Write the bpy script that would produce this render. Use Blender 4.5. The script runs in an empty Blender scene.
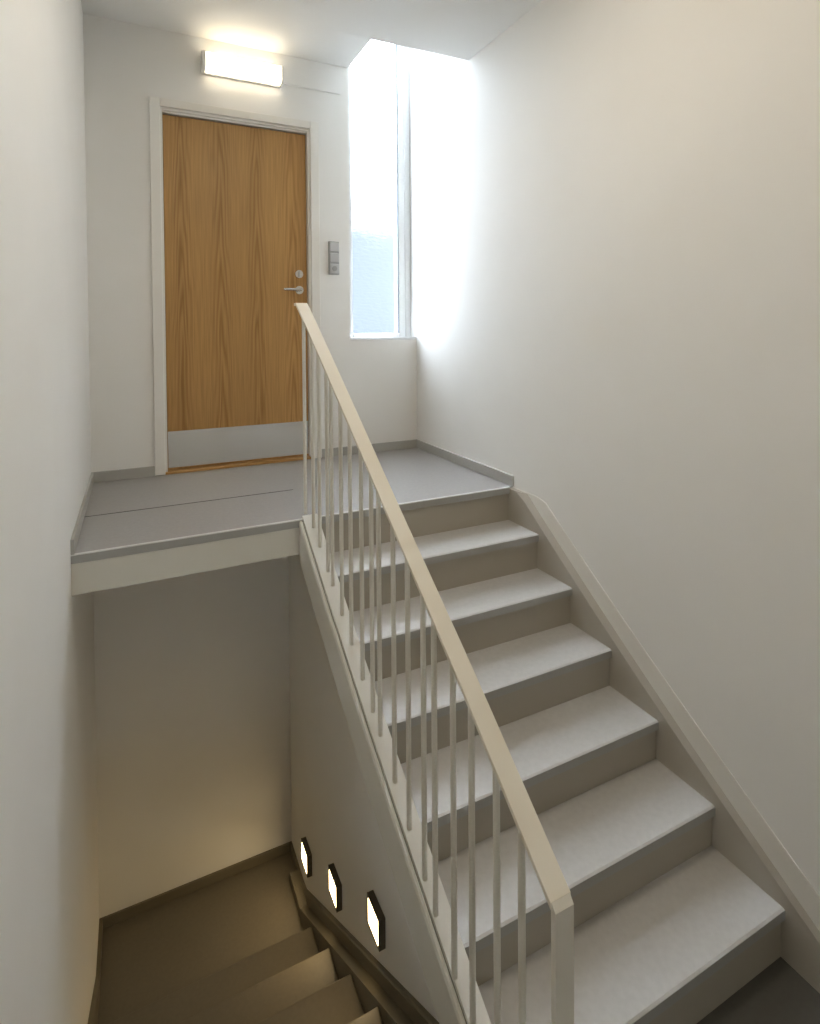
import bpy, bmesh, math, random
from mathutils import Vector, Matrix
random.seed(4)
scene = bpy.context.scene
col = scene.collection

# ------------------------------------------------------------------ camera, world, light, exposure
YAW, PITCH, ROLL, FPX, PX, PY = -0.43897, -0.01789, -0.00822, 554.94, 394.667, 341.193
def make_camera():
    r0 = Vector((math.cos(YAW), math.sin(YAW), 0)); f0 = Vector((-math.sin(YAW), math.cos(YAW), 0)); z0 = Vector((0, 0, 1))
    d = f0 * math.cos(PITCH) + z0 * math.sin(PITCH); u = -f0 * math.sin(PITCH) + z0 * math.cos(PITCH)
    X = r0 * math.cos(ROLL) + u * math.sin(ROLL); Y = -r0 * math.sin(ROLL) + u * math.cos(ROLL)
    cd = bpy.data.cameras.new('camera'); c = bpy.data.objects.new('camera', cd); col.objects.link(c)
    m = Matrix((X, Y, -d)).transposed().to_4x4(); m.translation = Vector((0.2198, -3.3870, 0.8009))
    c.matrix_world = m
    cd.sensor_fit = 'AUTO'; cd.sensor_width = 36; cd.lens = FPX * 36 / 1024
    cd.shift_x = (410 - PX) / 1024; cd.shift_y = (PY - 512) / 1024
    cd.clip_start = 0.01; cd.clip_end = 100
    scene.camera = c
make_camera()

SKY = 9.4
LAMP = 1.5
REAR = 0.8
OVER = 3.4
STEP = 4.5
BEAM = 0.65
w = bpy.data.worlds.new('world'); scene.world = w; w.use_nodes = True
NT_, LK = w.node_tree.nodes, w.node_tree.links
bg = NT_['Background']; bg.inputs[1].default_value = SKY
# overcast sky: brighter towards the zenith
_tc = NT_.new('ShaderNodeTexCoord'); _sx = NT_.new('ShaderNodeSeparateXYZ'); _rp = NT_.new('ShaderNodeValToRGB')
LK.new(_tc.outputs['Generated'], _sx.inputs[0]); LK.new(_sx.outputs['Z'], _rp.inputs['Fac']); LK.new(_rp.outputs['Color'], bg.inputs[0])
_e = _rp.color_ramp.elements
_e[0].position = 0.0; _e[0].color = (.30, .335, .36, 1); _e[1].position = .75; _e[1].color = (.86, .93, 1.0, 1)

def area(name, loc, rot, sx, sy, power, color, portal=False):
    l = bpy.data.lights.new(name, 'AREA'); l.shape = 'RECTANGLE'; l.size = sx; l.size_y = sy; l.energy = power; l.color = color
    o = bpy.data.objects.new(name, l); col.objects.link(o); o.location = loc; o.rotation_euler = rot
    if portal: l.cycles.is_portal = True
    return o
# portal: only tells Cycles where the sky comes in (window opening), gives no light of its own
area('window_portal', (1.734, 0.16, 2.35), (math.radians(-90), 0, 0), 0.50, 3.3, 0, (1, 1, 1), True)
# added warm fill light, no fixture, over the upper flight, just outside the picture
area('overhead_fill', (0.95, -2.05, 2.42), (0, 0, 0), 0.40, 0.40, OVER, (1.0, 0.88, 0.69))
# added weak fill light behind the camera, with no fixture
area('rear_fill', (1.0, -4.0, 2.40), (0, 0, 0), 0.3, 0.3, REAR, (1.0, 0.88, 0.70))

scene.view_settings.view_transform = 'Standard'
scene.view_settings.look = 'None'
scene.view_settings.gamma = 1
scene.view_settings.use_curve_mapping = False
scene.view_settings.exposure = 1.86

# ------------------------------------------------------------------ materials
def mat(name, rgb, rough=0.6, metal=0.0, noise=0.0, nscale=30, bump=0.0, bscale=200, spec=0.5, stretch=(1, 1, 1)):
    m = bpy.data.materials.new(name); m.use_nodes = True
    nt = m.node_tree; b = nt.nodes['Principled BSDF']
    b.inputs['Base Color'].default_value = (*rgb, 1); b.inputs['Roughness'].default_value = rough
    b.inputs['Metallic'].default_value = metal; b.inputs['Specular IOR Level'].default_value = spec
    tc = nt.nodes.new('ShaderNodeTexCoord'); mp = nt.nodes.new('ShaderNodeMapping'); mp.inputs['Scale'].default_value = stretch
    nt.links.new(tc.outputs['Object'], mp.inputs['Vector'])
    if noise:
        n = nt.nodes.new('ShaderNodeTexNoise'); n.inputs['Scale'].default_value = nscale; n.inputs['Detail'].default_value = 5
        r = nt.nodes.new('ShaderNodeValToRGB')
        r.color_ramp.elements[0].position = .3; r.color_ramp.elements[1].position = .7
        r.color_ramp.elements[0].color = (*[c * (1 - noise) for c in rgb], 1); r.color_ramp.elements[1].color = (*[min(1, c * (1 + noise)) for c in rgb], 1)
        nt.links.new(mp.outputs[0], n.inputs['Vector']); nt.links.new(n.outputs['Fac'], r.inputs['Fac']); nt.links.new(r.outputs['Color'], b.inputs['Base Color'])
    if bump:
        n2 = nt.nodes.new('ShaderNodeTexNoise'); n2.inputs['Scale'].default_value = bscale; n2.inputs['Detail'].default_value = 3
        bp = nt.nodes.new('ShaderNodeBump'); bp.inputs['Strength'].default_value = bump; bp.inputs['Distance'].default_value = 0.002
        nt.links.new(mp.outputs[0], n2.inputs['Vector']); nt.links.new(n2.outputs['Fac'], bp.inputs['Height']); nt.links.new(bp.outputs['Normal'], b.inputs['Normal'])
    return m

def emit(name, rgb, strength, base=(.9, .9, .9)):
    m = bpy.data.materials.new(name); m.use_nodes = True
    b = m.node_tree.nodes['Principled BSDF']
    b.inputs['Base Color'].default_value = (*base, 1); b.inputs['Roughness'].default_value = .35
    b.inputs['Emission Color'].default_value = (*rgb, 1); b.inputs['Emission Strength'].default_value = strength
    return m

M_WALL = mat('wall_paint', (.87, .86, .83), .62, bump=.05, bscale=260, noise=.012, nscale=3)
M_CEIL = mat('ceiling_paint', (.85, .84, .81), .75)
M_LINO = mat('grey_linoleum', (.35, .34, .33), .33, noise=.05, nscale=60, bump=.04, bscale=300)
M_NOSE = mat('grey_nosing', (.40, .40, .385), .45)
M_EDGE = mat('light_edge_trim', (.74, .74, .72), .35)
M_TREAD = mat('tread_linoleum', (.56, .55, .535), .45, noise=.04, nscale=50, bump=.04, bscale=300)
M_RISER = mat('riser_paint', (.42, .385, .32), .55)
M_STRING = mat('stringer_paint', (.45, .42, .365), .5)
M_WSTRING = mat('white_stringer_paint', (.88, .865, .81), .4)
M_FASCIA = mat('fascia_paint', (.72, .70, .63), .5)
M_BASE = mat('grey_baseboard', (.46, .455, .43), .5)
M_HALF = mat('half_landing_lino_shaded', (.10, .097, .088), .5, noise=.05, nscale=60)  # same linoleum, with the shade at the stair foot put into the colour
M_LOWF = mat('lower_lino_shaded', (.16, .14, .105), .45, noise=.05, nscale=60)  # linoleum darkened, the dimness of the lower well is in its colour
M_LOWS = mat('lower_stringer_shaded', (.16, .14, .10), .5)  # darker copy of the stringer paint, shade of the lower well included
M_STRIP = mat('cream_strip_paint', (.82, .80, .745), .6)
M_RAIL = mat('cream_steel', (.80, .75, .64), .38)
M_BAL = mat('cream_steel_bar', (.82, .79, .71), .4)
M_TRIM = mat('white_trim', (.84, .82, .77), .4)
M_FRAME = mat('window_white', (.84, .86, .87), .35)
M_GASKET = mat('dark_gasket', (.16, .18, .21), .5)
M_STEEL = mat('brushed_steel', (.74, .74, .72), .24, 1.0, noise=.05, nscale=40, stretch=(60, 1, 1))
M_STEEL.node_tree.nodes['Principled BSDF'].inputs['Anisotropic'].default_value = .75
M_STEEL.node_tree.nodes['Principled BSDF'].inputs['Anisotropic Rotation'].default_value = .25
M_CHROME = mat('satin_chrome', (.66, .65, .63), .25, 1.0)
M_DARK = mat('dark_gap', (.05, .045, .04), .7)
M_JOINT = mat('joint_filler', (.30, .28, .23), .7)
M_BRONZE = mat('dark_bronze', (.10, .085, .06), .45)
M_GREYP = mat('grey_plastic', (.42, .43, .43), .4)
M_LGREYP = mat('light_grey_plastic', (.60, .61, .62), .4)
M_LAMPB = mat('lamp_white', (.84, .83, .80), .4)
M_OAKT = mat('oak_threshold', (.46, .26, .085), .5, noise=.12, nscale=10, stretch=(1, 20, 20))
M_DIFF = emit('lamp_diffuser', (1.0, .86, .62), LAMP)
M_SDIFF = emit('step_diffuser', (1.0, .72, .36), STEP)
M_OUT = mat('pale_blue_render', (.032, .037, .045), .8, noise=.1, nscale=1.2)
M_GROUND = mat('paving', (.3, .3, .3), .9)

def oak():
    m = bpy.data.materials.new('oak_veneer'); m.use_nodes = True
    nt = m.node_tree; N = nt.nodes; L = nt.links; b = N['Principled BSDF']; b.inputs['Roughness'].default_value = .42
    tc = N.new('ShaderNodeTexCoord')
    # veneer leaves, each with a row of pointed cathedral figures down its middle and straight grain at its sides
    def math_(op, a, b_=None, c_=None):
        x = N.new('ShaderNodeMath'); x.operation = op
        for q, v in enumerate((a, b_, c_)):
            if v is None: continue
            if isinstance(v, (int, float)): x.inputs[q].default_value = v
            else: L.new(v, x.inputs[q])
        return x.outputs[0]
    sx = N.new('ShaderNodeSeparateXYZ'); L.new(tc.outputs['Object'], sx.inputs[0])
    mpw = N.new('ShaderNodeMapping'); mpw.inputs['Scale'].default_value = (9, 1, 1.6); L.new(tc.outputs['Object'], mpw.inputs['Vector'])
    nw = N.new('ShaderNodeTexNoise'); nw.inputs['Scale'].default_value = 1; nw.inputs['Detail'].default_value = 2; L.new(mpw.outputs[0], nw.inputs['Vector'])
    wob = math_('MULTIPLY', math_('SUBTRACT', nw.outputs['Fac'], .5), .050)
    lx = math_('ADD', math_('DIVIDE', math_('ADD', math_('ADD', sx.outputs['X'], .325), wob), .216), .5)
    leaf_i = math_('FLOOR', lx)
    u = math_('ABSOLUTE', math_('SUBTRACT', math_('FRACT', lx), .5))
    zz = math_('ADD', sx.outputs['Z'], math_('MULTIPLY', leaf_i, .37))
    mpn = N.new('ShaderNodeMapping'); mpn.inputs['Scale'].default_value = (14, 1, .9); L.new(tc.outputs['Object'], mpn.inputs['Vector'])
    nn = N.new('ShaderNodeTexNoise'); nn.inputs['Scale'].default_value = 1; nn.inputs['Detail'].default_value = 2; L.new(mpn.outputs[0], nn.inputs['Vector'])
    f = math_('ADD', math_('ADD', math_('MULTIPLY', math_('SQRT', math_('ADD', math_('MULTIPLY', u, u), .0006)), 9), math_('MULTIPLY', zz, 2.6)), math_('MULTIPLY', nn.outputs['Fac'], 3.4))
    pp = math_('PINGPONG', f, .5)
    r1 = N.new('ShaderNodeValToRGB'); e = r1.color_ramp.elements
    e[0].position = .0; e[0].color = (.70, .63, .50, 1); e[1].position = .42; e[1].color = (1, 1, 1, 1)
    L.new(pp, r1.inputs['Fac'])
    fade = N.new('ShaderNodeMapRange'); fade.inputs[1].default_value = .08; fade.inputs[2].default_value = .30; fade.inputs[3].default_value = 1; fade.inputs[4].default_value = .18
    L.new(u, fade.inputs[0])
    base = N.new('ShaderNodeMix'); base.data_type = 'RGBA'; base.blend_type = 'MULTIPLY'; base.inputs[6].default_value = (.52, .30, .105, 1)
    L.new(fade.outputs[0], base.inputs[0]); L.new(r1.outputs['Color'], base.inputs[7])
    # fine straight pores
    mp2 = N.new('ShaderNodeMapping'); mp2.inputs['Scale'].default_value = (170, 1, 3.0); L.new(tc.outputs['Object'], mp2.inputs['Vector'])
    n2 = N.new('ShaderNodeTexNoise'); n2.inputs['Scale'].default_value = 1; n2.inputs['Detail'].default_value = 3; L.new(mp2.outputs[0], n2.inputs['Vector'])
    r2 = N.new('ShaderNodeValToRGB'); e = r2.color_ramp.elements
    e[0].position = .3; e[0].color = (.80, .78, .74, 1); e[1].position = .62; e[1].color = (1.04, 1.03, 1.0, 1)
    L.new(n2.outputs['Fac'], r2.inputs['Fac'])
    # broad tone differences between veneer leaves
    mp3 = N.new('ShaderNodeMapping'); mp3.inputs['Scale'].default_value = (5.0, 1, .15); L.new(tc.outputs['Object'], mp3.inputs['Vector'])
    n3 = N.new('ShaderNodeTexNoise'); n3.inputs['Scale'].default_value = 1; L.new(mp3.outputs[0], n3.inputs['Vector'])
    r3 = N.new('ShaderNodeValToRGB'); e = r3.color_ramp.elements
    e[0].position = .3; e[0].color = (.86, .84, .80, 1); e[1].position = .7; e[1].color = (1.06, 1.05, 1.03, 1)
    L.new(n3.outputs['Fac'], r3.inputs['Fac'])
    def mul(a, c):
        x = N.new('ShaderNodeMix'); x.data_type = 'RGBA'; x.blend_type = 'MULTIPLY'; x.inputs[0].default_value = 1
        L.new(a, x.inputs[6]); L.new(c, x.inputs[7]); return x.outputs[2]
    L.new(mul(mul(base.outputs[2], r2.outputs['Color']), r3.outputs['Color']), b.inputs['Base Color'])
    return m
M_OAK = oak()

def textured_glass():
    m = bpy.data.materials.new('textured_glass'); m.use_nodes = True
    nt = m.node_tree; N = nt.nodes; L = nt.links
    N.remove(N['Principled BSDF']); out = N['Material Output']
    tc = N.new('ShaderNodeTexCoord'); mp = N.new('ShaderNodeMapping'); mp.inputs['Scale'].default_value = (22, 1, 60)
    L.new(tc.outputs['Object'], mp.inputs['Vector'])
    n = N.new('ShaderNodeTexNoise'); n.inputs['Scale'].default_value = 1; n.inputs['Detail'].default_value = 2; L.new(mp.outputs[0], n.inputs['Vector'])
    bp = N.new('ShaderNodeBump'); bp.inputs['Strength'].default_value = .9; bp.inputs['Distance'].default_value = .004; L.new(n.outputs['Fac'], bp.inputs['Height'])
    rf = N.new('ShaderNodeBsdfRefraction'); rf.inputs['Roughness'].default_value = .3; rf.inputs['IOR'].default_value = 1.3; rf.inputs['Color'].default_value = (.95, .97, 1, 1)
    L.new(bp.outputs['Normal'], rf.inputs['Normal'])
    tp = N.new('ShaderNodeBsdfTransparent'); tp.inputs['Color'].default_value = (.96, .98, 1, 1)
    mx = N.new('ShaderNodeMixShader'); mx.inputs[0].default_value = .78
    L.new(tp.outputs[0], mx.inputs[1]); L.new(rf.outputs[0], mx.inputs[2])
    gl = N.new('ShaderNodeBsdfGlossy'); gl.inputs['Roughness'].default_value = .1
    m2 = N.new('ShaderNodeMixShader'); m2.inputs[0].default_value = .04
    L.new(mx.outputs[0], m2.inputs[1]); L.new(gl.outputs[0], m2.inputs[2]); L.new(m2.outputs[0], out.inputs['Surface'])
    return m
M_GLASS = textured_glass()

# ------------------------------------------------------------------ mesh helpers
def link(name, bm, m, parent=None, smooth=False):
    bmesh.ops.recalc_face_normals(bm, faces=bm.faces)
    me = bpy.data.meshes.new(name); bm.to_mesh(me); bm.free()
    for p in me.polygons: p.use_smooth = smooth
    o = bpy.data.objects.new(name, me); col.objects.link(o)
    if m: me.materials.append(m)
    if parent is not None:
        o.parent = parent
        me.transform(Matrix.Translation(-parent.location))
    return o
def add_box(bm, x0, x1, y0, y1, z0, z1, bev=0.0, seg=2):
    r = bmesh.ops.create_cube(bm, size=1)
    bmesh.ops.transform(bm, matrix=Matrix.Translation(((x0+x1)/2, (y0+y1)/2, (z0+z1)/2)) @ Matrix.Diagonal((abs(x1-x0), abs(y1-y0), abs(z1-z0), 1)), verts=r['verts'])
    if bev:
        es = {e for v in r['verts'] for e in v.link_edges}
        bmesh.ops.bevel(bm, geom=list(es), offset=bev, segments=seg, affect='EDGES', profile=.5)
    return bm
def box(name, m, parent, *a, **k):
    bm = bmesh.new(); add_box(bm, *a, **k); return link(name, bm, m, parent)
def add_strip(bm, ys, f):
    """solid swept along y; f(y) returns the section's (x, z) points in order"""
    rings = [[bm.verts.new((x, y, z)) for x, z in f(y)] for y in ys]
    n = len(rings[0])
    for a, b in zip(rings, rings[1:]):
        for i in range(n): bm.faces.new((a[i], a[(i+1) % n], b[(i+1) % n], b[i]))
    bm.faces.new(rings[0]); bm.faces.new(list(reversed(rings[-1])))
def add_cyl(bm, p0, p1, r, seg=16, r2=None):
    p0, p1 = Vector(p0), Vector(p1); d = p1 - p0
    q = d.to_track_quat('Z', 'Y').to_matrix().to_4x4()
    bmesh.ops.create_cone(bm, cap_ends=True, segments=seg, radius1=r, radius2=r if r2 is None else r2, depth=d.length, matrix=Matrix.Translation((p0+p1)/2) @ q)
def add_prism(bm, pts, x0, x1):
    """polygon in (y, z) extruded along x"""
    a = [bm.verts.new((x0, y, z)) for y, z in pts]; b = [bm.verts.new((x1, y, z)) for y, z in pts]; n = len(pts)
    for i in range(n): bm.faces.new((a[i], a[(i+1) % n], b[(i+1) % n], b[i]))
    bm.faces.new(a); bm.faces.new(list(reversed(b)))
def thing(name, label, cat, loc, group=None):
    o = bpy.data.objects.new(name, None); col.objects.link(o); o.location = loc; o.empty_display_size = .05
    o['label'] = label; o['category'] = cat
    if group: o['group'] = group
    return o
def tag(o, label, cat, group=None):
    o['label'] = label; o['category'] = cat
    if group: o['group'] = group
    return o
def struct(o, label=None, cat=None):
    o['kind'] = 'structure'
    if label: o['label'] = label
    if cat: o['category'] = cat
    return o
def smooth_by_angle(o, deg=40):
    for p in o.data.polygons: p.use_smooth = True
    es = {}
    for p in o.data.polygons:
        for k in p.edge_keys: es.setdefault(k, []).append(p.normal.copy())
    for e in o.data.edges:
        ns = es.get(tuple(sorted(e.vertices)), [])
        e.use_edge_sharp = len(ns) == 2 and ns[0].length > 0 and ns[1].length > 0 and ns[0].angle(ns[1]) > math.radians(deg)

# ------------------------------------------------------------------ dimensions (metres)
W = 1.975                      # room width
L = 1.0827                     # upper landing depth
G, R_, Q2 = 0.21947, 0.15691, -0.002755
ZM = -1.098                    # half landing
H = -2.446                     # lower landing
SW = 1.067                     # wall under the upper flight
ZC = 2.499
YR = -4.4
def step_z(k): return -k * R_ + Q2 * k * (6 - k)
def nose(y): return step_z((-L - y) / G)
def tt(y): return -L - y
def x_right(y): return 1.944 + .0126 * tt(y)
def x_tread(y): return .929 + .0375 * tt(y)         # inner face of the open-side stringer
def x_groove(y): return .862 + .050 * tt(y)
def x_out(y): return .843 + .050 * tt(y)
def x_rail(y):
    t = max(-.1, tt(y)); return .895 + .062 * t - .033 * t * t
LY0, LG, LR = -.6551, .29, .18517
def low_nose(y): return (H + LR) + (LY0 - y) / LG * LR

# ------------------------------------------------------------------ room shell
XW0, ZS = 1.493, .758
DX0, DX1, DZ1 = .369, 1.232, 2.068                 # door opening inside the casing
bm = bmesh.new()                                     # back wall with door and window openings
TH = .16
add_box(bm, -.12, DX0, 0, TH, H - .2, 3.96)
add_box(bm, DX0, DX1, 0, TH, DZ1, 3.96)
add_box(bm, DX0, DX1, 0, TH, H - .2, 0)
add_box(bm, DX1, XW0, 0, TH, H - .2, 3.96)
add_box(bm, XW0, W, 0, TH, H - .2, ZS)
struct(link('wall_back', bm, M_WALL))
struct(box('wall_left', M_WALL, None, -.12, 0, YR - .1, 0, H - .2, 3.96))
struct(box('wall_right', M_WALL, None, W, W + .12, YR - .1, TH, H - .2, 3.96))
struct(box('wall_rear', M_WALL, None, 0, W, YR - .1, YR, H - .2, 3.96))
struct(box('wall_behind_door', M_WALL, None, DX0 - .05, DX1 + .05, TH, TH + .05, -.05, 2.2))

# wall carrying the upper flight, beside the lower flight
bm = bmesh.new()
ys = [0, -.3, -.7, -1.044, -1.047] + [-1.047 - i * .13 for i in range(1, 11)]
def spandrel(y):
    top = -.155 if y >= -1.045 else max(nose(y) - .27, ZM - .3)
    return [(SW, H - .2), (SW, top), (SW + .10, top), (SW + .10, H - .2)]
add_strip(bm, ys, spandrel)
struct(link('wall_spandrel', bm, M_WALL))

# ceiling: flat, drawn down softly to the right wall, cut back in front of the window
def ceil_z(x):
    s = max(0, (x - 1.493) / (W - 1.493)); return ZC - .152 * s ** 1.3
edge = [(1.499, -.387), (1.543, -.401), (1.586, -.420), (1.627, -.441), (1.668, -.463), (1.708, -.487), (1.748, -.511),
        (1.787, -.536), (1.825, -.562), (1.863, -.588), (1.901, -.615), (1.938, -.642), (1.975, -.670)]
edge[0] = (XW0, -.386)
bm = bmesh.new()
prof = [(-.02, -.386)] + edge                        # (x, y of the free edge)
top = ZC + .28
rows = []
for x, y in prof:
    rows.append([bm.verts.new((x, YR, ceil_z(x))), bm.verts.new((x, y, ceil_z(x))), bm.verts.new((x, y, top)), bm.verts.new((x, YR, top))])
for a, b in zip(rows, rows[1:]):
    for i in range(4): bm.faces.new((a[i], a[(i+1) % 4], b[(i+1) % 4], b[i]))
bm.faces.new(rows[0]); bm.faces.new(list(reversed(rows[-1])))
add_box(bm, -.02, XW0, -.386, 0, ZC, top)
o = struct(link('ceiling', bm, M_CEIL)); smooth_by_angle(o, 30)
# light shaft over the window
bm = bmesh.new()
add_box(bm, XW0 - .06, XW0, -.72, 0, top, 3.96); add_box(bm, XW0, W, -.78, -.72, top, 3.96); add_box(bm, XW0 - .06, W, -.78, TH, 3.96, 4.02)
struct(link('ceiling_shaft', bm, M_CEIL))

# floors
fl = struct(box('floor_landing', M_LINO, None, 0, W, -L + .012, 0, -.033, 0))
box('seam', M_DARK, fl, .012, .94, -.6265, -.6215, 0, .0008)
box('nosing', M_NOSE, fl, .0, W - .03, -L, -L + .012, -.033, -.003, bev=.002)
box('edge_strip', M_EDGE, fl, .0, W - .03, -L - .001, -L + .011, -.003, .0012)
bm = bmesh.new()
add_box(bm, 0, x_out(-L) + .002, -L + .004, -L + .10, -.149, -.033)
struct(link('trim_1', bm, M_FASCIA))
struct(box('ceiling_under_landing', M_CEIL, None, 0, SW + .3, -L + .10, 0, -.149, -.033))
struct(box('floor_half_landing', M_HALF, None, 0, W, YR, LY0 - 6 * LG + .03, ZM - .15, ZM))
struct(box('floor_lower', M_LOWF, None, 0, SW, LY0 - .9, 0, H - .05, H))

# baseboards
bh, bt = .056, .012
struct(box('baseboard_left', M_BASE, None, 0, bt, -L, -bt, 0, bh, bev=.002))
bm = bmesh.new(); add_box(bm, 0, .314, -bt, 0, 0, bh, bev=.002); add_box(bm, 1.289, W, -bt, 0, 0, bh, bev=.002)
struct(link('baseboard_back', bm, M_BASE))
struct(box('baseboard_right', M_BASE, None, W - bt, W, -L + .005, -bt, 0, bh, bev=.002))
struct(box('baseboard_lower_back', M_LOWS, None, 0, SW, -bt, 0, H, H + bh, bev=.002))
struct(box('baseboard_lower_right', M_LOWS, None, SW - bt, SW, -.20, -bt, H, H + bh, bev=.002))

# ------------------------------------------------------------------ door
door = bpy.data.objects.new('door_1', None); col.objects.link(door); door.location = ((DX0 + DX1) / 2, 0, 0)
struct(door, 'oak veneered door in a white frame on the upper landing', 'door')
SX0, SX1 = .3845, 1.2145
leaf = box('door_leaf', M_OAK, door, SX0, SX1, .03, .07, .018, 2.04, bev=.0015)
bm = bmesh.new()                                     # casing: two legs and a head
add_box(bm, .314, DX0, -.015, .0, .003, 2.115, bev=.003); add_box(bm, DX1, 1.288, -.015, .0, .003, 2.115, bev=.003)
add_box(bm, DX0 + .0005, DX1 - .0005, -.015, .0, DZ1, 2.115, bev=.003)
link('casing', bm, M_TRIM, door)
bm = bmesh.new()                                     # lining behind the casing
add_box(bm, DX0, SX0 - .003, .0, .11, .0, DZ1); add_box(bm, SX1 + .003, DX1, .0, .11, .0, DZ1)
add_box(bm, SX0 - .003, SX1 + .003, .0, .11, 2.055, DZ1); add_box(bm, SX0 - .003, SX1 + .003, .012, .03, 2.045, 2.055)
link('door_frame', bm, M_TRIM, door)
box('threshold', M_OAKT, door, DX0, DX1, -.012, .09, .0005, .014, bev=.002)
box('kick_plate', M_STEEL, door, SX0 + .002, SX1 - .002, .0285, .0298, .028, .237)
# handle and lock
bm = bmesh.new(); add_cyl(bm, (1.163, .03, 1.064), (1.163, .020, 1.064), .026, 28); smooth = True
ros = link('handle_rose', bm, M_CHROME, door); smooth_by_angle(ros)
bm = bmesh.new(); add_cyl(bm, (1.163, .020, 1.064), (1.163, -.028, 1.064), .0095)
bmesh.ops.create_uvsphere(bm, u_segments=14, v_segments=8, radius=.0098, matrix=Matrix.Translation((1.163, -.028, 1.064)))
add_cyl(bm, (1.163, -.028, 1.064), (1.058, -.028, 1.064), .0095, 14, .0085)
bmesh.ops.create_uvsphere(bm, u_segments=14, v_segments=8, radius=.0085, matrix=Matrix.Translation((1.058, -.028, 1.064)))
smooth_by_angle(link('lever', bm, M_CHROME, door))
bm = bmesh.new(); add_cyl(bm, (1.162, .03, 1.164), (1.162, .016, 1.164), .027, 28, .025)
lk = link('lock_rose', bm, M_CHROME, door); smooth_by_angle(lk)
bm = bmesh.new(); add_box(bm, 1.158, 1.166, .006, .016, 1.148, 1.180, bev=.002)
o = link('thumb_turn', bm, M_GREYP, None); o.parent = lk
o.data.transform(Matrix.Translation(-door.location))

# ------------------------------------------------------------------ window
win = bpy.data.objects.new('window_1', None); col.objects.link(win); win.location = ((XW0 + W) / 2, .1, ZS)
struct(win, 'tall narrow textured glass window beside the oak door', 'window')
ZT = 3.94
bm = bmesh.new()
add_box(bm, 1.886, W, .08, .15, ZS, ZT, bev=.003); add_box(bm, XW0, XW0 + .05, .08, .15, ZS, ZT, bev=.003)
add_box(bm, XW0 + .05, 1.886, .081, .15, ZS, ZS + .030, bev=.003); add_box(bm, XW0 + .05, 1.886, .081, .15, ZT - .04, ZT, bev=.003)
link('window_frame', bm, M_FRAME, win)
box('glazing_bead', M_FRAME, win, 1.93, 1.945, .074, .08, ZS, ZT, bev=.002)
box('gasket', M_GASKET, win, 1.879, 1.886, .084, .115, ZS + .03, ZT - .04)
box('pane', M_GLASS, win, XW0 + .048, 1.886, .106, .110, ZS + .028, ZT - .04)
box('window_sill', M_FRAME, win, XW0, W, -.003, .08, ZS - .014, ZS + .003, bev=.002)

# what stands outside, blurred by the glass
nb = box('building', M_OUT, None, 1.2, 6.5, 3.0, 6.0, -3, 2.42)
tag(nb, 'pale blue building blurred behind the lower part of the textured window', 'building')
struct(box('ground', M_GROUND, None, -8, 12, .3, 20, -3.1, -3.0))

# ------------------------------------------------------------------ upper flight
st = thing('staircase', 'pale grey upper flight of stairs rising to the oak door landing', 'stairs', (1.45, -1.75, ZM))
NT = .033
for k in range(1, 7):
    y, z = -L - k * G, step_z(k)
    bm = bmesh.new()
    add_strip(bm, [y, y + .006, y + G + .011], lambda yy, z=z, y=y: [(x_tread(y) - .012, z - NT + (.003 if yy == y else 0)), (x_tread(y) - .012, z - (.003 if yy == y else 0)), (x_right(y) + .004, z - (.003 if yy == y else 0)), (x_right(y) + .004, z - NT + (.003 if yy == y else 0))])
    tr = link('tread', bm, M_TREAD, st)
    bm = bmesh.new(); add_box(bm, x_tread(y) - .01, x_right(y) + .002, y - .0012, y - .0002, z - NT + .001, z - .003)
    link('nosing', bm, M_NOSE, None).parent = tr
    tr.children[0].data.transform(Matrix.Translation(-st.location))
for k in range(0, 7):
    y = -L - k * G
    z0 = step_z(k + 1) if k < 6 else ZM
    bm = bmesh.new(); add_box(bm, x_tread(y) - .01, x_right(y) + .003, y + .011, y + .026, z0, step_z(k) - NT)
    link('riser', bm, M_RISER, st)
yb = -2.72
ys = [-1.045] + [-1.068 - i * (abs(yb) - 1.068) / 26 for i in range(27)]
bm = bmesh.new()
def sec_r(y):
    hi = min(-.008, nose(y) + .046); ho = min(-.008, nose(y) + .078)
    return [(x_right(y), max(min(nose(y) - .26, -.2), ZM)), (x_right(y), max(hi, ZM + .05)), (W - .0005, max(ho, ZM + .08)), (W - .0005, max(min(nose(y) - .26, -.2), ZM))]
add_strip(bm, ys, sec_r)
link('wall_stringer', bm, M_STRING, st)
bm = bmesh.new()                                     # thin cream strip on the wall over the stringer
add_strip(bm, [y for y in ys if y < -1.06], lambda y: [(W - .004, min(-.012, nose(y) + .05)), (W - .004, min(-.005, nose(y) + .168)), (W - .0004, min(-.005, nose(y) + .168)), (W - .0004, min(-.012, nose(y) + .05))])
link('wall_strip', bm, M_STRIP, st)
yb = -2.60
ys = [-1.072 - i * (abs(yb) - 1.072) / 26 for i in range(27)]
bm = bmesh.new()
add_strip(bm, ys, lambda y: [(x_groove(y), max(nose(y) - .17, ZM)), (x_groove(y), nose(y) + .004), (x_tread(y), nose(y) + .004), (x_tread(y), max(nose(y) - .17, ZM))])
link('open_stringer', bm, M_WSTRING, st)
ys = [-L - .004 - i * (abs(yb) - L - .004) / 26 for i in range(27)]
bm = bmesh.new()
def sec_c(y):
    z = nose(y); zb = max(z - .168, ZM)
    return [(x_out(y), zb), (x_out(y), z - .010), (x_out(y) + .004, z - .002), (x_groove(y) - .008, z - .002), (x_groove(y) - .0035, z - .007), (x_groove(y) - .0035, zb)]
add_strip(bm, ys, sec_c)
link('face_board', bm, M_FASCIA, st)
bm = bmesh.new()                                     # dark shadow gap between board and stringer
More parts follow.
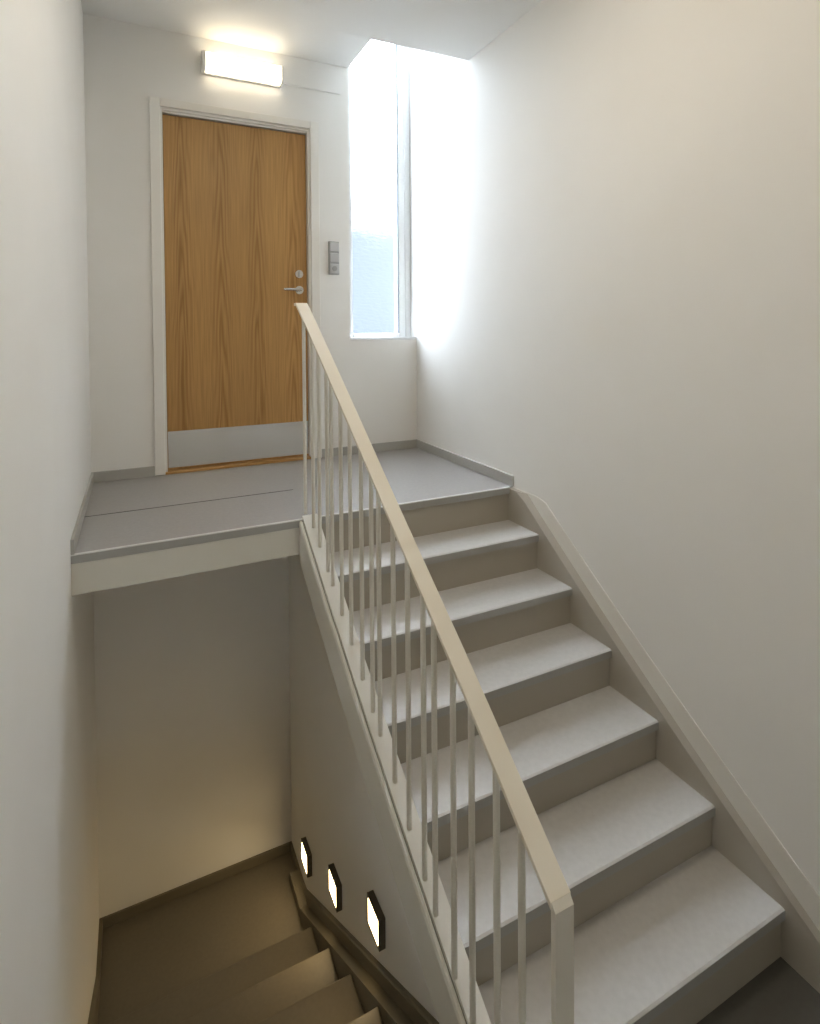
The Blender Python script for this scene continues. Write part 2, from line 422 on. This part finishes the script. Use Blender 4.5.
add_strip(bm, ys, lambda y: [(x_groove(y) - .0036, max(nose(y) - .15, ZM)), (x_groove(y) - .0036, nose(y) - .010), (x_groove(y) + .0001, nose(y) - .010), (x_groove(y) + .0001, max(nose(y) - .15, ZM))])
link('joint', bm, M_JOINT, st)
bm = bmesh.new()                                     # plaster soffit
add_strip(bm, ys, lambda y: [(x_groove(y) + .002, max(nose(y) - .172, ZM + .002)), (x_groove(y) + .002, max(nose(y) - .168, ZM + .006)), (SW - .002, max(nose(y) - .232, ZM + .006)), (SW - .002, max(nose(y) - .238, ZM + .002))])
link('soffit', bm, M_WALL, st)

# ------------------------------------------------------------------ railing
rl = thing('stair_railing', 'cream steel railing with round bars along the open side of the upper flight', 'railing', (.92, -1.85, ZM))
RH, RT, RW, NW = .845, .012, .048, .043
def rail_z(y): return nose(y) + RH - .04 * max(0, tt(y) - 1.2)
bm = bmesh.new()
yend = -2.608
ys = [-1.135 - i * (abs(yend) - 1.135) / 30 for i in range(31)]
ytop = -1.02
def rs(y, z):
    f = max(0, min(1, 1 - tt(y) / .8)); h = (RW + .005 * f) / 2; x = x_rail(y) + .005 * f; z = z + .006 * f
    return [(x - h, z - RT), (x - h, z - .001), (x - h + .001, z), (x + h - .001, z), (x + h, z - .001), (x + h, z - RT)]
def rz(y): return rail_z(min(y, -.984))
ysr = [-.955, -.984, -1.03, -1.09] + ys
add_strip(bm, ysr, lambda y: rs(y, rz(y)))
hr = link('handrail', bm, M_RAIL, rl)
bm = bmesh.new()
xe = x_rail(yend)
zt = rail_z(yend)
add_prism(bm, [(yend - .0005, zt), (yend - .0105, zt - .012), (yend - .0105, ZM), (yend + .0015, ZM), (yend + .0015, zt - RT + .001)], xe - NW / 2, xe + NW / 2)
link('newel_post', bm, M_BAL, rl)
for y in [-1.022, -1.122, -1.195, -1.284, -1.332, -1.428, -1.517, -1.616, -1.70, -1.758, -1.864, -1.96, -2.054, -2.115, -2.212, -2.297, -2.399, -2.489]:
    bm = bmesh.new(); add_cyl(bm, (x_rail(y), y, (nose(y) if y < -L else 0.0) + .002), (x_rail(y), y, rz(y) - RT + .004), .0078, 14)
    smooth_by_angle(link('baluster', bm, M_BAL, rl), 50)

# ------------------------------------------------------------------ lower flight
lo = thing('staircase', 'dim grey-brown lower flight going down beside the step lights', 'stairs', (.5, -1.5, H))
for j in range(0, 7):
    y, z = LY0 - j * LG, H + (j + 1) * LR
    if j == 6: z = ZM - .001
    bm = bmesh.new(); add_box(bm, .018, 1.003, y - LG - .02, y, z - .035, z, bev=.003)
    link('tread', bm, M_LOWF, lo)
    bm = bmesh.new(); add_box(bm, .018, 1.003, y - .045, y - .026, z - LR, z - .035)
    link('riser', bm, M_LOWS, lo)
def low_top(y, d): return max(H + bh, low_nose(y) + d)
ys = [-.20 - i * 2.2 / 30 for i in range(31)]
bm = bmesh.new()
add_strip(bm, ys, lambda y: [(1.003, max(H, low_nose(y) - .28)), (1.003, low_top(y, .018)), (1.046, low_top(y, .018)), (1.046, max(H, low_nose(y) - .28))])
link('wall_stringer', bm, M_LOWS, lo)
bm = bmesh.new()  # skirting board over the lower stringer
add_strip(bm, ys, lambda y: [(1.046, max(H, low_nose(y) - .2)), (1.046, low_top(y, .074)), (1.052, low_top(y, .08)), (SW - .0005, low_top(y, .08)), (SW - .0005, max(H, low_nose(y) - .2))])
link('wall_strip', bm, M_LOWS, lo)
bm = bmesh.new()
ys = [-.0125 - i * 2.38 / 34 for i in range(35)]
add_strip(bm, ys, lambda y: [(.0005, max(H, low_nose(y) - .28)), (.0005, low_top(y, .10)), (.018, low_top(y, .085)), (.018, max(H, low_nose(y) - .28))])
link('wall_stringer', bm, M_LOWS, lo)

# ------------------------------------------------------------------ step lights
lights = [((-.392, -2.147), 'square glowing step light, lowest of the three, nearest the dark back corner'),
          ((-.890, -1.862), 'square step light in the middle of the row of three on the lower flight wall'),
          ((-1.395, -1.530), 'square step light highest and largest in view of the three beside the lower flight')]
for (y, z), lab in lights:
    t = thing('step_light', lab, 'step light', (SW, y, z), 'step lights along the lower flight')
    h = .061; xf = SW - .027
    bm = bmesh.new()                                 # box with a rim standing round the diffuser
    add_box(bm, xf + .004, SW, y - h, y + h, z - h, z + h, bev=.002)
    for a in ((y - h, y - h + .010, z - h, z + h), (y + h - .010, y + h, z - h, z + h), (y - h + .010, y + h - .010, z - h, z - h + .010), (y - h + .010, y + h - .010, z + h - .010, z + h)):
        add_box(bm, xf - .001, xf + .004, *a)
    link('housing', bm, M_BRONZE, t)
    bm = bmesh.new(); add_box(bm, xf, xf + .0045, y - h + .0105, y + h - .0105, z - h + .0105, z + h - .0105)
    link('diffuser', bm, M_SDIFF, t)
    ld = bpy.data.lights.new('step_beam', 'SPOT'); ld.energy = BEAM; ld.color = (1.0, .76, .42); ld.spot_size = math.radians(130); ld.spot_blend = 1.0; ld.shadow_soft_size = .03
    lo_ = bpy.data.objects.new('step_beam', ld); col.objects.link(lo_); lo_.parent = t
    lo_.location = (-.045, 0, 0); lo_.rotation_euler = Vector((-.75, .25, -.75)).to_track_quat('-Z', 'Y').to_euler()

# ------------------------------------------------------------------ wall lamp, cable, switches
lp = thing('wall_lamp', 'glowing white box lamp mounted on the wall above the oak door', 'lamp', (.82, 0, 2.30))
box('back_plate', M_LAMPB, lp, .590, 1.056, -.018, 0, 2.292, 2.402, bev=.003)
def dprof(z0, z1, y0, y1, r, n=6):
    pts = [(y0, z0)]
    for i in range(n + 1):
        a = -math.pi / 2 - i * math.pi / 2 / n; pts.append((y1 + r + r * math.cos(a), z0 + r + r * math.sin(a)))
    for i in range(n + 1):
        a = math.pi - i * math.pi / 2 / n; pts.append((y1 + r + r * math.cos(a), z1 - r + r * math.sin(a)))
    pts.append((y0, z1)); return pts
bm = bmesh.new(); add_prism(bm, dprof(2.298, 2.396, -.018, -.080, .022), .610, 1.042)
smooth_by_angle(link('diffuser', bm, M_DIFF, lp), 30)
for x0, x1 in ((.590, .610), (1.042, 1.056)):
    bm = bmesh.new(); add_prism(bm, dprof(2.294, 2.400, -.018, -.084, .022), x0, x1)
    smooth_by_angle(link('end_cap', bm, M_LAMPB, lp), 30)
bm = bmesh.new(); add_box(bm, 1.056, 1.438, -.010, 0, 2.317, 2.328, bev=.002)
tag(link('cable_conduit', bm, M_LAMPB), 'thin white cable conduit running right from the wall lamp', 'conduit')

sp = thing('switch_panel', 'narrow grey three part switch panel on the wall right of the door', 'switch', (1.381, 0, 1.166))
box('frame', M_GREYP, sp, 1.347, 1.416, -.016, 0, 1.166, 1.376, bev=.003)
for z in (1.308, 1.240):
    box('rocker', M_LGREYP, sp, 1.352, 1.411, -.026, -.016, z + .003, z + .061, bev=.003)
bx = box('key_switch_plate', M_LGREYP, sp, 1.352, 1.411, -.024, -.016, 1.172, 1.233, bev=.003)
bm = bmesh.new(); add_cyl(bm, (1.381, -.024, 1.203), (1.381, -.029, 1.203), .016, 20)
o = link('key_cylinder', bm, M_GREYP, None); o.parent = bx; o.data.transform(Matrix.Translation(-sp.location)); smooth_by_angle(o)
